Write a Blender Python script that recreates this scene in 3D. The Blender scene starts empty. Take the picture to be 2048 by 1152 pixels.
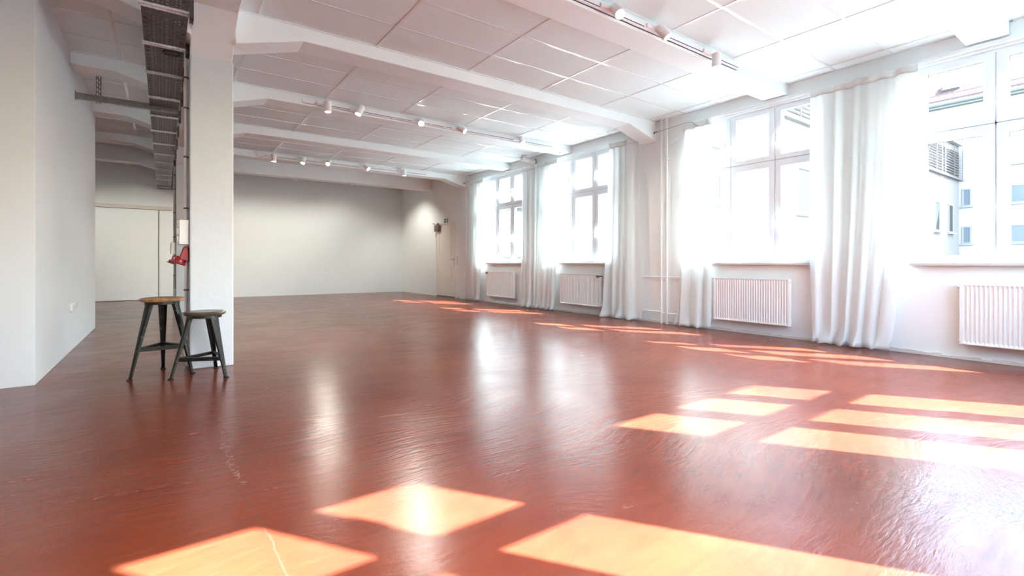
import bpy, bmesh, math, random
from mathutils import Vector, Matrix
sc = bpy.context.scene
COL = sc.collection
R = math.radians

# ------------------------------------------------------------------ camera, world, sun, exposure
F_PX = 966.8
YAW = math.atan(697.0 / F_PX)
cam_d = bpy.data.cameras.new('camera'); cam = bpy.data.objects.new('camera', cam_d); COL.objects.link(cam)
cam.location = (0, 0, 0.9); cam.rotation_euler = (R(90), 0, -YAW)
cam_d.sensor_width = 36.0; cam_d.lens = F_PX / 2048 * 36.0
cam_d.shift_y = -50.5 / 2048; cam_d.clip_start = 0.02; cam_d.clip_end = 500
sc.camera = cam

sc.view_settings.view_transform = 'Standard'; sc.view_settings.look = 'None'
sc.view_settings.exposure = 1.33; sc.view_settings.gamma = 1.0
sc.view_settings.use_curve_mapping = False

SUN_DIR = Vector((-0.60, 0.871, -1.0)).normalized()          # direction the light travels
world = bpy.data.worlds.new('sky'); sc.world = world; world.use_nodes = True
wn = world.node_tree.nodes; wl = world.node_tree.links; wn.clear()
sky = wn.new('ShaderNodeTexSky'); sky.sky_type = 'NISHITA'; sky.sun_disc = False
sky.sun_elevation = R(43.4); sky.sun_rotation = R(145.4); sky.air_density = 1.2; sky.dust_density = 2.5; sky.ozone_density = 1.0
hsv = wn.new('ShaderNodeHueSaturation'); hsv.inputs['Saturation'].default_value = 0.85
bg = wn.new('ShaderNodeBackground'); bg.inputs['Strength'].default_value = 2.1
wo = wn.new('ShaderNodeOutputWorld')
wl.new(sky.outputs[0], hsv.inputs['Color']); wl.new(hsv.outputs[0], bg.inputs['Color']); wl.new(bg.outputs[0], wo.inputs['Surface'])
sun_d = bpy.data.lights.new('sun', 'SUN'); sun_d.energy = 46.0; sun_d.angle = R(0.55); sun_d.color = (0.82, 1.0, 1.06)
sun = bpy.data.objects.new('sun', sun_d); COL.objects.link(sun); sun.location = (20, -20, 30)
sun.rotation_euler = SUN_DIR.to_track_quat('-Z', 'Y').to_euler()
try:
    sc.cycles.use_denoising = True
    sc.cycles.max_bounces = 14; sc.cycles.diffuse_bounces = 8; sc.cycles.glossy_bounces = 5
    sc.cycles.transmission_bounces = 8; sc.cycles.transparent_max_bounces = 12
    sc.cycles.sample_clamp_indirect = 12.0; sc.cycles.caustics_reflective = False; sc.cycles.caustics_refractive = False
except Exception:
    pass

# ------------------------------------------------------------------ room dimensions (metres)
WX = 6.05          # window wall, inner face
WT = 0.09          # window wall thickness
RY = -0.47         # rear wall (behind the camera), inner face
CH = 3.03          # ceiling
BW = 0.285         # beam width
BEAMS = [-0.99, 0.89, 2.755, 4.65, 6.53, 8.43, 10.28, 12.18]   # near faces
PX = -0.765        # partition, window-side face
PY0, PY1 = 4.93, 8.78
LBX0, LBX1 = 0.178, 0.49   # lengthwise beam and pillars
BY = 14.28         # back wall at the window side
BSK = -0.05        # back wall skew per metre of x
def back_y(x): return BY + (x - WX) * BSK
LX = -4.2          # far left wall

# ------------------------------------------------------------------ helpers
def mat(name, color, rough=0.6, metal=0.0, emis=None, estr=0.0, spec=0.5, coat=0.0):
    m = bpy.data.materials.new(name); m.use_nodes = True
    b = m.node_tree.nodes['Principled BSDF']
    b.inputs['Base Color'].default_value = (*color, 1); b.inputs['Roughness'].default_value = rough
    b.inputs['Metallic'].default_value = metal; b.inputs['Specular IOR Level'].default_value = spec
    b.inputs['Coat Weight'].default_value = coat
    if emis:
        b.inputs['Emission Color'].default_value = (*emis, 1); b.inputs['Emission Strength'].default_value = estr
    return m

def N(m, t, **kw):
    n = m.node_tree.nodes.new(t)
    for k, v in kw.items():
        if k in n.inputs: n.inputs[k].default_value = v
        else: setattr(n, k, v)
    return n
def L(m, a, b): m.node_tree.links.new(a, b)
def math_n(m, op, a, b=None, c=None):
    n = m.node_tree.nodes.new('ShaderNodeMath'); n.operation = op
    for i, x in enumerate((a, b, c)):
        if x is None: continue
        if isinstance(x, (int, float)): n.inputs[i].default_value = x
        else: L(m, x, n.inputs[i])
    return n.outputs[0]
def noise(m, vec, scale, detail=4.0, rough=0.55, dist=0.0):
    n = N(m, 'ShaderNodeTexNoise'); n.inputs['Scale'].default_value = scale; n.inputs['Detail'].default_value = detail
    n.inputs['Roughness'].default_value = rough; n.inputs['Distortion'].default_value = dist
    L(m, vec, n.inputs['Vector']); return n.outputs['Fac']
def maprange(m, v, a, b, c=0.0, d=1.0, smooth=False):
    n = N(m, 'ShaderNodeMapRange'); n.inputs[1].default_value = a; n.inputs[2].default_value = b
    n.inputs[3].default_value = c; n.inputs[4].default_value = d
    if smooth: n.interpolation_type = 'SMOOTHSTEP'
    L(m, v, n.inputs[0]); return n.outputs[0]
def mixc(m, fac, a, b, mode='MIX'):
    n = m.node_tree.nodes.new('ShaderNodeMix'); n.data_type = 'RGBA'; n.blend_type = mode
    if isinstance(fac, (int, float)): n.inputs[0].default_value = fac
    else: L(m, fac, n.inputs[0])
    for i, x in ((6, a), (7, b)):
        if isinstance(x, tuple): n.inputs[i].default_value = (*x, 1)
        else: L(m, x, n.inputs[i])
    return n.outputs[2]
def bump(m, h, strength, dist, prev=None):
    n = N(m, 'ShaderNodeBump'); n.inputs['Strength'].default_value = strength; n.inputs['Distance'].default_value = dist
    L(m, h, n.inputs['Height'])
    if prev is not None: L(m, prev, n.inputs['Normal'])
    return n.outputs['Normal']

def plaster(name, color, bstr=0.25, scale=9.0, rough=0.75, patch=0.03):
    m = mat(name, color, rough, spec=0.3)
    tc = N(m, 'ShaderNodeTexCoord'); b = m.node_tree.nodes['Principled BSDF']
    v = tc.outputs['Object']
    n1 = noise(m, v, scale, 5); n2 = noise(m, v, 70, 3); n3 = noise(m, v, 1.3, 3)
    h = math_n(m, 'ADD', n1, math_n(m, 'MULTIPLY', n2, 0.25))
    L(m, bump(m, h, bstr, 0.012), b.inputs['Normal'])
    dark = tuple(c * (1 - 2 * patch) for c in color)
    L(m, mixc(m, maprange(m, n3, 0.35, 0.65), dark, color), b.inputs['Base Color'])
    return m

def new_bm(): return bmesh.new()
def add_box(bm, x0, x1, y0, y1, z0, z1, M=None):
    vs = [bm.verts.new((x, y, z)) for x in (x0, x1) for y in (y0, y1) for z in (z0, z1)]
    for f in ((0, 1, 3, 2), (4, 6, 7, 5), (0, 4, 5, 1), (2, 3, 7, 6), (0, 2, 6, 4), (1, 5, 7, 3)):
        bm.faces.new([vs[i] for i in f])
    if M is not None:
        for v in vs: v.co = M @ v.co
    return vs
def add_prism(bm, pts, axis, a0, a1):
    """2-D outline extruded along an axis. axis 'y': pts are (x,z); 'x': pts are (y,z); 'z': pts are (x,y)."""
    def mk(p, a):
        if axis == 'y': return (p[0], a, p[1])
        if axis == 'x': return (a, p[0], p[1])
        return (p[0], p[1], a)
    A = [bm.verts.new(mk(p, a0)) for p in pts]; B = [bm.verts.new(mk(p, a1)) for p in pts]
    bm.faces.new(A); bm.faces.new(B[::-1])
    for i in range(len(pts)):
        j = (i + 1) % len(pts); bm.faces.new((A[i], B[i], B[j], A[j]))
def add_tube(bm, pts, r, seg=12, caps=True):
    pts = [Vector(p) for p in pts]; rings = []
    rs = r if isinstance(r, (list, tuple)) else [r] * len(pts)
    up = None
    for i, p in enumerate(pts):
        if i == 0: t = pts[1] - pts[0]
        elif i == len(pts) - 1: t = pts[-1] - pts[-2]
        else: t = (pts[i + 1] - p).normalized() + (p - pts[i - 1]).normalized()
        t = t.normalized()
        if up is None:
            up = Vector((0, 0, 1)) if abs(t.z) < 0.9 else Vector((1, 0, 0))
        a = t.cross(up).normalized(); up = a.cross(t).normalized()
        rings.append([bm.verts.new(p + (a * math.cos(q) + up * math.sin(q)) * rs[i])
                      for q in (2 * math.pi * k / seg for k in range(seg))])
    for A, B in zip(rings, rings[1:]):
        for k in range(seg):
            bm.faces.new((A[k], A[(k + 1) % seg], B[(k + 1) % seg], B[k]))
    if caps:
        bm.faces.new(rings[0][::-1]); bm.faces.new(rings[-1])
def add_lathe(bm, prof, seg=32, M=None):
    """profile of (radius, z) turned about z"""
    rings = []
    for r, z in prof:
        if r < 1e-6: rings.append([bm.verts.new((0, 0, z))])
        else: rings.append([bm.verts.new((r * math.cos(2 * math.pi * k / seg), r * math.sin(2 * math.pi * k / seg), z)) for k in range(seg)])
    for A, B in zip(rings, rings[1:]):
        for k in range(seg):
            k2 = (k + 1) % seg
            if len(A) == 1 and len(B) == 1: continue
            if len(A) == 1: bm.faces.new((A[0], B[k2], B[k]))
            elif len(B) == 1: bm.faces.new((A[k], A[k2], B[0]))
            else: bm.faces.new((A[k], A[k2], B[k2], B[k]))
    if M is not None:
        for ring in rings:
            for v in ring: v.co = M @ v.co
def obj(name, bm, m, parent=None, smooth=False, bevel=0.0, seg=2):
    bmesh.ops.recalc_face_normals(bm, faces=bm.faces[:])
    me = bpy.data.meshes.new(name); bm.to_mesh(me); bm.free()
    if smooth:
        for p in me.polygons: p.use_smooth = True
    o = bpy.data.objects.new(name, me); COL.objects.link(o)
    if m: me.materials.append(m)
    if bevel > 0:
        b = o.modifiers.new('bevel', 'BEVEL'); b.width = bevel; b.segments = seg; b.limit_method = 'ANGLE'; b.angle_limit = R(35)
    if smooth:
        try:
            me.set_sharp_from_angle(angle=R(38))
        except Exception: pass
    if parent: o.parent = parent
    return o
def tag(o, label, cat, group=None, kind=None):
    o['label'] = label; o['category'] = cat
    if group: o['group'] = group
    if kind: o['kind'] = kind
    return o
def thing(name, label, cat, loc=(0, 0, 0), rotz=0.0, group=None, kind=None):
    o = bpy.data.objects.new(name, None); COL.objects.link(o); o.location = loc; o.rotation_euler = (0, 0, rotz)
    o.empty_display_size = 0.1
    return tag(o, label, cat, group, kind)
def dup(root, loc, rotz, label, group=None):
    r = root.copy(); COL.objects.link(r); r.location = loc; r.rotation_euler = (0, 0, rotz); r['label'] = label
    if group: r['group'] = group
    for ch in list(root.children):
        c = ch.copy(); COL.objects.link(c); c.parent = r
        for g in list(ch.children):
            d = g.copy(); COL.objects.link(d); d.parent = c
    return r

# ------------------------------------------------------------------ materials
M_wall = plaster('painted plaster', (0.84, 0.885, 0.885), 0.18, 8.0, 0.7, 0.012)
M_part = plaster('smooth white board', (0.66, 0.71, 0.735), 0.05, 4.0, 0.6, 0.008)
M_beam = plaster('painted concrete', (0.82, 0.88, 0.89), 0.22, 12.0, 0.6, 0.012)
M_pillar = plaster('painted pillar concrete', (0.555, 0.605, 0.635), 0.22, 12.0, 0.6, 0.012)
M_lacq = mat('white lacquer', (0.82, 0.86, 0.87), 0.28)
M_bar = mat('glossy white grid bar', (0.80, 0.86, 0.87), 0.14, spec=0.8)
M_sill = mat('pale window sill', (0.58, 0.59, 0.59), 0.4)
M_upvc = mat('white window plastic', (0.80, 0.87, 0.92), 0.3)
M_seal = mat('dark rubber seal', (0.03, 0.03, 0.05), 0.6)
M_rad = mat('radiator enamel', (0.80, 0.82, 0.815), 0.35)
M_pipe = mat('painted pipe', (0.79, 0.81, 0.80), 0.4)
M_spot = mat('white spotlight enamel', (0.86, 0.86, 0.86), 0.4)
M_slot = mat('track slot', (0.10, 0.12, 0.22), 0.5)
M_dark = mat('black plastic', (0.012, 0.012, 0.013), 0.45)
M_brass = mat('aged valve brass', (0.23, 0.20, 0.11), 0.45, 0.6)
M_chrome = mat('satin steel', (0.55, 0.55, 0.56), 0.3, 1.0)
M_closer = mat('brown grey closer housing', (0.20, 0.16, 0.145), 0.45, 0.2)
M_red = mat('red socket plastic', (0.30, 0.012, 0.018), 0.4)
M_boxw = mat('white switch box plastic', (0.74, 0.75, 0.75), 0.45)
M_conduit = mat('pale conduit', (0.80, 0.79, 0.76), 0.3)
M_clip = mat('grey conduit clip', (0.16, 0.155, 0.15), 0.5, 0.5)
M_door = mat('cream white door paint', (0.80, 0.77, 0.70), 0.4)
M_lens = mat('spotlight lens', (1, 1, 1), 0.3, emis=(1.0, 0.93, 0.82), estr=16.0)
M_green = mat('exit sign green', (0.005, 0.10, 0.05), 0.5)
M_cream = mat('exit sign pale', (0.72, 0.74, 0.50), 0.5)

# ceiling board: fine speckle
M_tile = mat('mineral ceiling board', (0.70, 0.665, 0.655), 0.85, spec=0.2)
tc = N(M_tile, 'ShaderNodeTexCoord'); v = tc.outputs['Object']
b = M_tile.node_tree.nodes['Principled BSDF']
n1 = noise(M_tile, v, 140, 3); n2 = noise(M_tile, v, 0.8, 2)
c1 = mixc(M_tile, maprange(M_tile, n1, 0.3, 0.7), (0.72, 0.79, 0.795), (0.78, 0.855, 0.86))
L(M_tile, c1, b.inputs['Base Color']); L(M_tile, bump(M_tile, n1, 0.15, 0.003), b.inputs['Normal'])

# stained floor lacquer with trowel marks
M_floor = mat('red coated screed', (0.33, 0.07, 0.035), 0.3)
m = M_floor; b = m.node_tree.nodes['Principled BSDF']
tc = N(m, 'ShaderNodeTexCoord'); P = tc.outputs['Object']
warp = N(m, 'ShaderNodeTexNoise'); warp.inputs['Scale'].default_value = 0.55; warp.inputs['Detail'].default_value = 1.5
L(m, P, warp.inputs['Vector'])
wsub = N(m, 'ShaderNodeVectorMath', operation='SUBTRACT'); L(m, warp.outputs['Color'], wsub.inputs[0]); wsub.inputs[1].default_value = (0.5, 0.5, 0.5)
wsc = N(m, 'ShaderNodeVectorMath', operation='SCALE'); L(m, wsub.outputs[0], wsc.inputs[0]); wsc.inputs['Scale'].default_value = 1.1
wadd = N(m, 'ShaderNodeVectorMath', operation='ADD'); L(m, P, wadd.inputs[0]); L(m, wsc.outputs[0], wadd.inputs[1])
PW = wadd.outputs[0]
def mapped(vec, rot, scl):
    n = N(m, 'ShaderNodeMapping'); n.inputs['Rotation'].default_value = (0, 0, rot); n.inputs['Scale'].default_value = scl
    L(m, vec, n.inputs['Vector']); return n.outputs[0]
streak1 = noise(m, mapped(PW, R(28), (1.1, 11.0, 1)), 1.0, 6, 0.62)
streak2 = noise(m, mapped(PW, R(-38), (1.4, 14.0, 1)), 1.0, 6, 0.62)
fine = noise(m, mapped(PW, R(20), (5.0, 55.0, 1)), 1.0, 3, 0.6)
grain = noise(m, P, 160, 2)
blot = noise(m, P, 0.8, 4, 0.6, 0.4)
blot2 = noise(m, PW, 2.6, 5, 0.6)
sel = maprange(m, noise(m, P, 0.42, 2), 0.42, 0.58, smooth=True)
st = N(m, 'ShaderNodeMix'); L(m, sel, st.inputs[0]); L(m, streak1, st.inputs[2]); L(m, streak2, st.inputs[3]); ST = st.outputs[0]
# ridged, patchy trowel ridges
ridge = math_n(m, 'ABSOLUTE', math_n(m, 'SUBTRACT', ST, 0.5))
patchy = maprange(m, noise(m, PW, 1.1, 3), 0.42, 0.62, smooth=True)
col = mixc(m, maprange(m, blot, 0.34, 0.66), (0.122, 0.0215, 0.0115), (0.172, 0.038, 0.0165))
col = mixc(m, maprange(m, blot2, 0.40, 0.80, 0, 0.5), col, (0.113, 0.019, 0.011))
col = mixc(m, math_n(m, 'MULTIPLY', maprange(m, fine, 0.58, 0.78), math_n(m, 'MULTIPLY', patchy, 0.22)), col, (0.27, 0.11, 0.07))
col = mixc(m, math_n(m, 'MULTIPLY', maprange(m, ST, 0.52, 0.82), 0.14), col, (0.105, 0.028, 0.018))
spk = N(m, 'ShaderNodeTexVoronoi'); spk.inputs['Scale'].default_value = 3.0; L(m, P, spk.inputs['Vector'])
col = mixc(m, maprange(m, spk.outputs['Distance'], 0.006, 0.012, 1, 0), col, (0.08, 0.05, 0.04))
brush1 = noise(m, mapped(PW, R(24), (5.0, 30.0, 1)), 1.0, 5, 0.65)
brush2 = noise(m, mapped(PW, R(-36), (5.5, 34.0, 1)), 1.0, 5, 0.65)
bm_ = N(m, 'ShaderNodeMix'); L(m, maprange(m, noise(m, P, 0.7, 3), 0.44, 0.56, smooth=True), bm_.inputs[0]); L(m, brush1, bm_.inputs[2]); L(m, brush2, bm_.inputs[3]); BR = bm_.outputs[0]
vn = N(m, 'ShaderNodeVectorMath', operation='SCALE'); L(m, col, vn.inputs[0]); L(m, maprange(m, BR, 0.30, 0.70, 0.85, 1.15), vn.inputs['Scale']); col = vn.outputs[0]
# the long crack and its shorter branch, worn pale in places
sep = N(m, 'ShaderNodeSeparateXYZ'); L(m, P, sep.inputs[0]); SX, SY = sep.outputs[0], sep.outputs[1]
def polyline_x(pts, lo, hi):
    cv = N(m, 'ShaderNodeFloatCurve'); c = cv.mapping.curves[0]
    q = [((y - lo) / (hi - lo), x) for x, y in pts]
    q.sort()
    c.points[0].location = q[0]; c.points[1].location = q[-1]
    for a in q[1:-1]: c.points.new(*a)
    for p_ in c.points: p_.handle_type = 'AUTO'
    cv.mapping.update()
    L(m, maprange(m, SY, lo, hi), cv.inputs['Value']); return cv.outputs[0]
jit = math_n(m, 'MULTIPLY', math_n(m, 'SUBTRACT', noise(m, P, 5, 3), 0.5), 0.045)
def crack(pts, lo, hi, w):
    x = math_n(m, 'ADD', polyline_x(pts, lo, hi), jit)
    d = math_n(m, 'ABSOLUTE', math_n(m, 'SUBTRACT', SX, x))
    inr = math_n(m, 'MULTIPLY', math_n(m, 'GREATER_THAN', SY, lo), math_n(m, 'LESS_THAN', SY, hi))
    return math_n(m, 'MULTIPLY', maprange(m, d, w * 0.25, w * 0.7, 1, 0), inr), math_n(m, 'MULTIPLY', maprange(m, d, 0.0, w * 4.5, 1, 0), inr)
cr1, wide1 = crack([(0.30, 0.9), (0.295, 1.5), (0.29, 1.62), (0.277, 1.8), (0.262, 2.03), (0.254, 2.29), (0.246, 2.69), (0.258, 3.02), (0.327, 3.67), (0.45, 4.67)], 0.9, 4.7, 0.006)
cr2, wide2 = crack([(0.56, 3.2), (0.575, 3.65), (0.62, 4.1), (0.56, 4.4), (0.44, 4.62)], 3.2, 4.62, 0.006)
crk = math_n(m, 'MAXIMUM', cr1, cr2)
wear = math_n(m, 'MULTIPLY', math_n(m, 'MAXIMUM', wide1, math_n(m, 'MULTIPLY', wide2, 0.7)), maprange(m, noise(m, P, 45, 6, 0.75), 0.50, 0.68))
wear = math_n(m, 'MULTIPLY', wear, maprange(m, noise(m, P, 1.1, 2), 0.44, 0.58))
col = mixc(m, math_n(m, 'MULTIPLY', wear, 0.55), col, (0.22, 0.11, 0.07))
col = mixc(m, math_n(m, 'MULTIPLY', crk, 0.5), col, (0.10, 0.05, 0.034))
L(m, col, b.inputs['Base Color'])
rg = math_n(m, 'ADD', maprange(m, ST, 0.3, 0.7, 0.15, 0.25), math_n(m, 'MULTIPLY', wear, 0.3))
rg = math_n(m, 'ADD', rg, maprange(m, blot2, 0.3, 0.7, -0.02, 0.06))
L(m, rg, b.inputs['Roughness'])
hgt = math_n(m, 'ADD', math_n(m, 'MULTIPLY', ST, math_n(m, 'ADD', math_n(m, 'MULTIPLY', patchy, 0.9), 0.25)), math_n(m, 'MULTIPLY', fine, math_n(m, 'MULTIPLY', patchy, 0.45)))
nb = bump(m, hgt, 0.07, 0.006)
nb = bump(m, BR, 0.30, 0.0035, nb)
nb = bump(m, noise(m, mapped(PW, R(15), (14, 60, 1)), 1.0, 5, 0.6), 0.36, 0.0035, nb)
nb = bump(m, noise(m, P, 75, 3), 0.10, 0.002, nb)
L(m, nb, b.inputs['Normal'])
b.inputs['Specular IOR Level'].default_value = 0.30

# galvanised steel, mottled
def galvanised(name, c0, c1, rough, metal=0.7):
    g = mat(name, c0, rough, metal)
    t = N(g, 'ShaderNodeTexCoord'); bb = g.node_tree.nodes['Principled BSDF']
    nn = noise(g, t.outputs['Object'], 30, 5, 0.7)
    L(g, mixc(g, maprange(g, nn, 0.35, 0.65), c0, c1), bb.inputs['Base Color'])
    return g
M_galv = galvanised('galvanised tray steel', (0.075, 0.07, 0.068), (0.19, 0.18, 0.176), 0.42)
M_galv2 = galvanised('bright zinc strut', (0.46, 0.48, 0.50), (0.88, 0.90, 0.92), 0.4, 0.1)

# stool steel and wood
M_strut = galvanised('grey slotted strut steel', (0.20, 0.20, 0.185), (0.30, 0.30, 0.285), 0.45, 0.5)
M_iron = mat('dark worn stool steel', (0.02, 0.021, 0.02), 0.45, 0.55)
g = M_iron; t = N(g, 'ShaderNodeTexCoord'); bb = g.node_tree.nodes['Principled BSDF']
nn = noise(g, t.outputs['Object'], 24, 6, 0.7)
L(g, mixc(g, maprange(g, nn, 0.58, 0.74), (0.018, 0.019, 0.018), (0.14, 0.12, 0.095)), bb.inputs['Base Color'])
L(g, maprange(g, nn, 0.3, 0.7, 0.35, 0.6), bb.inputs['Roughness'])
def wood(name, c0, c1, c2, rough):
    g = mat(name, c0, rough); t = N(g, 'ShaderNodeTexCoord'); bb = g.node_tree.nodes['Principled BSDF']
    mp = N(g, 'ShaderNodeMapping'); mp.inputs['Scale'].default_value = (9, 90, 30); mp.inputs['Rotation'].default_value = (0, 0, R(25)); L(g, t.outputs['Object'], mp.inputs['Vector'])
    gr = noise(g, mp.outputs[0], 1.0, 4); bl = noise(g, t.outputs['Object'], 13, 4)
    cc = mixc(g, maprange(g, gr, 0.4, 0.65), c0, c1); cc = mixc(g, maprange(g, bl, 0.45, 0.7), cc, c2)
    L(g, cc, bb.inputs['Base Color']); return g
M_oak = wood('honey wood', (0.40, 0.235, 0.10), (0.27, 0.145, 0.06), (0.12, 0.068, 0.036), 0.4)
M_olive = wood('dark olive wood', (0.115, 0.085, 0.05), (0.075, 0.055, 0.034), (0.045, 0.035, 0.024), 0.3)

# curtain cloth: thin, lets light through
M_cloth = bpy.data.materials.new('white voile'); M_cloth.use_nodes = True
nt = M_cloth.node_tree; nt.nodes.clear()
d1 = nt.nodes.new('ShaderNodeBsdfDiffuse'); d1.inputs[0].default_value = (0.87, 0.90, 0.90, 1)
t1 = nt.nodes.new('ShaderNodeBsdfTranslucent'); t1.inputs[0].default_value = (0.90, 0.93, 0.93, 1)
mx = nt.nodes.new('ShaderNodeMixShader'); mx.inputs[0].default_value = 0.46
tp = nt.nodes.new('ShaderNodeBsdfTransparent'); mx2 = nt.nodes.new('ShaderNodeMixShader'); mx2.inputs[0].default_value = 0.10
o_ = nt.nodes.new('ShaderNodeOutputMaterial')
nt.links.new(d1.outputs[0], mx.inputs[1]); nt.links.new(t1.outputs[0], mx.inputs[2])
nt.links.new(mx.outputs[0], mx2.inputs[1]); nt.links.new(tp.outputs[0], mx2.inputs[2]); nt.links.new(mx2.outputs[0], o_.inputs[0])
M_hem = bpy.data.materials.new('doubled voile hem'); M_hem.use_nodes = True
nt = M_hem.node_tree; nt.nodes.clear()
d1 = nt.nodes.new('ShaderNodeBsdfDiffuse'); d1.inputs[0].default_value = (0.87, 0.90, 0.90, 1)
t1 = nt.nodes.new('ShaderNodeBsdfTranslucent'); t1.inputs[0].default_value = (0.86, 0.89, 0.89, 1)
mx = nt.nodes.new('ShaderNodeMixShader'); mx.inputs[0].default_value = 0.28; o_ = nt.nodes.new('ShaderNodeOutputMaterial')
nt.links.new(d1.outputs[0], mx.inputs[1]); nt.links.new(t1.outputs[0], mx.inputs[2]); nt.links.new(mx.outputs[0], o_.inputs[0])

# window glass: clear sheet, mirror sheen by angle
M_glass = bpy.data.materials.new('clear pane'); M_glass.use_nodes = True
nt = M_glass.node_tree; nt.nodes.clear()
tp = nt.nodes.new('ShaderNodeBsdfTransparent'); tp.inputs[0].default_value = (0.955, 0.965, 0.965, 1)
gl = nt.nodes.new('ShaderNodeBsdfGlossy'); gl.inputs['Roughness'].default_value = 0.02
lw = nt.nodes.new('ShaderNodeLayerWeight'); lw.inputs[0].default_value = 0.5
fr = nt.nodes.new('ShaderNodeMath'); fr.operation = 'POWER'; fr.inputs[1].default_value = 5.0
f2 = nt.nodes.new('ShaderNodeMath'); f2.operation = 'MULTIPLY_ADD'; f2.inputs[1].default_value = 0.8; f2.inputs[2].default_value = 0.035
nt.links.new(lw.outputs['Facing'], fr.inputs[0]); nt.links.new(fr.outputs[0], f2.inputs[0])
mx = nt.nodes.new('ShaderNodeMixShader'); o_ = nt.nodes.new('ShaderNodeOutputMaterial')
nt.links.new(f2.outputs[0], mx.inputs[0]); nt.links.new(tp.outputs[0], mx.inputs[1]); nt.links.new(gl.outputs[0], mx.inputs[2]); nt.links.new(mx.outputs[0], o_.inputs[0])

# ------------------------------------------------------------------ shell
def struct(o, label, cat): return tag(o, label, cat, kind='structure')

bm = new_bm(); add_box(bm, LX - 0.1, WX + WT, RY - 0.09, 15.2, -0.12, 0)
struct(obj('floor', bm, M_floor), 'glossy red coated floor with trowel marks and a long crack', 'floor')

CH2, YS = 3.36, 10.42       # beyond the fifth beam the board ceiling stops and the slab is higher
bm = new_bm(); add_box(bm, LX - 0.1, WX + WT, RY - 0.09, YS, CH, CH + 0.15); add_box(bm, LX - 0.1, WX + WT, YS, 15.2, CH2, CH2 + 0.15); add_box(bm, LX - 0.1, WX + WT, YS - 0.05, YS, CH + 0.15, CH2 + 0.15)
ceil = struct(obj('ceiling', bm, M_tile), 'suspended ceiling of pale boards between the cross beams', 'ceiling')
bm = new_bm()
ends = [RY] + [y for y in BEAMS if y > RY] + [BY]
def bays():
    prev = BEAMS[0] + BW
    for y in BEAMS[1:]:
        yield prev, y; prev = y + BW
    yield prev, BY
for (a, c) in bays():
    a = max(a, RY)
    if a > YS: continue
    for k in (0.575, 1.09):
        y = c - 1.6 + k if c < BY else a + k
        if a < y < c: add_box(bm, LX, WX, y - 0.012, y + 0.012, CH - 0.004, CH + 0.01)
    for k in range(-5, 6):
        x = 0.668 + 1.037 * k
        add_box(bm, x - 0.012, x + 0.012, a, c, CH - 0.0045, CH + 0.01)
    add_box(bm, LX, WX, a - 0.001, a + 0.022, CH - 0.006, CH + 0.01); add_box(bm, LX, WX, c - 0.022, c + 0.001, CH - 0.006, CH + 0.01)
    add_box(bm, WX - 0.024, WX + 0.001, a, c, CH - 0.006, CH + 0.01)
obj('ceiling_grid', bm, M_bar, ceil)['label'] = 'thin glossy white grid bars between ceiling boards'

WIN_W = [0.70, 3.205, 6.245, 8.70]        # centres along the window wall
HALF = 0.855; Z0, Z1 = 0.90, 2.825
def wall_with_holes(bm, holes, a0, a1, z1, box):
    prev = a0
    for c in sorted(holes):
        box(bm, prev, c - HALF, 0, z1); box(bm, c - HALF, c + HALF, 0, Z0); box(bm, c - HALF, c + HALF, Z1, z1); prev = c + HALF
    box(bm, prev, a1, 0, z1)
# window wall, with the door hole
D0, D1, DZ = 10.86, 11.94, 1.945
bm = new_bm()
bx = lambda B, a, c, z0, z1: add_box(B, WX, WX + WT, a, c, z0, z1)
wall_with_holes(bm, WIN_W, RY - 0.09, D0, CH, bx)
bx(bm, D0, D1, DZ, CH2); bx(bm, D1, 15.2, 0, CH2); bx(bm, YS, D0, CH, CH2)
bmesh.ops.remove_doubles(bm, verts=bm.verts, dist=1e-5)
struct(obj('wall_right', bm, M_wall), 'white plastered wall with the tall windows and radiators', 'wall')
# rear wall, behind the photographer
WIN_R = [1.70, 4.40]
bm = new_bm()
wall_with_holes(bm, WIN_R, LX, WX, CH, lambda B, a, c, z0, z1: add_box(B, a, c, RY - 0.09, RY, z0, z1))
bmesh.ops.remove_doubles(bm, verts=bm.verts, dist=1e-5)
struct(obj('wall_rear', bm, M_wall), 'white plastered wall with two windows opposite the back wall', 'wall')
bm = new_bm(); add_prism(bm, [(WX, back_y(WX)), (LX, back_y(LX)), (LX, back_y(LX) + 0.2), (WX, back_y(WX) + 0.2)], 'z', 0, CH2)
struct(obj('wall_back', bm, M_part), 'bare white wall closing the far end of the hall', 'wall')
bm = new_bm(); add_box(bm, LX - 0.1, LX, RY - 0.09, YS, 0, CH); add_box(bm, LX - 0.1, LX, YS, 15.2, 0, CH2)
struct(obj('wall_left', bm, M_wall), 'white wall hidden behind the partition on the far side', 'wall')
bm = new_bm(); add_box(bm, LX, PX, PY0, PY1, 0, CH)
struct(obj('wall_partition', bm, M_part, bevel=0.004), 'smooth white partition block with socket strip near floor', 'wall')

# cross beams with haunches
for i, y in enumerate(BEAMS):
    if y < RY: continue
    bm = new_bm(); lo = 2.905; col_beam = (i % 3 == 0); top = CH + 0.02 if i < 6 else CH2
    pts = [(LBX1, top), (LBX1, 2.742), (1.033, lo), (5.44, lo), (WX, 2.735 if col_beam else lo), (WX, top)]
    add_prism(bm, pts, 'y', y, y + BW)
    left = PX if PY0 - 0.3 < y < PY1 - 0.1 else LX
    add_prism(bm, [(LBX0, top), (LBX0, 2.735), (-0.412, lo), (left, lo), (left, top)], 'y', y, y + BW)
    where = ['behind the photographer', 'nearest the photographer', 'carrying the nearest row of spotlights', 'meeting the front pillar by the stools',
             'carrying the middle row of spotlights', 'between the two far rows of spotlights', 'carrying the farthest row of spotlights', 'plain and closest to back wall'][i]
    struct(obj('ceiling_beam', bm, M_beam, bevel=0.008), 'white painted cross beam ' + where, 'beam')
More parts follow.
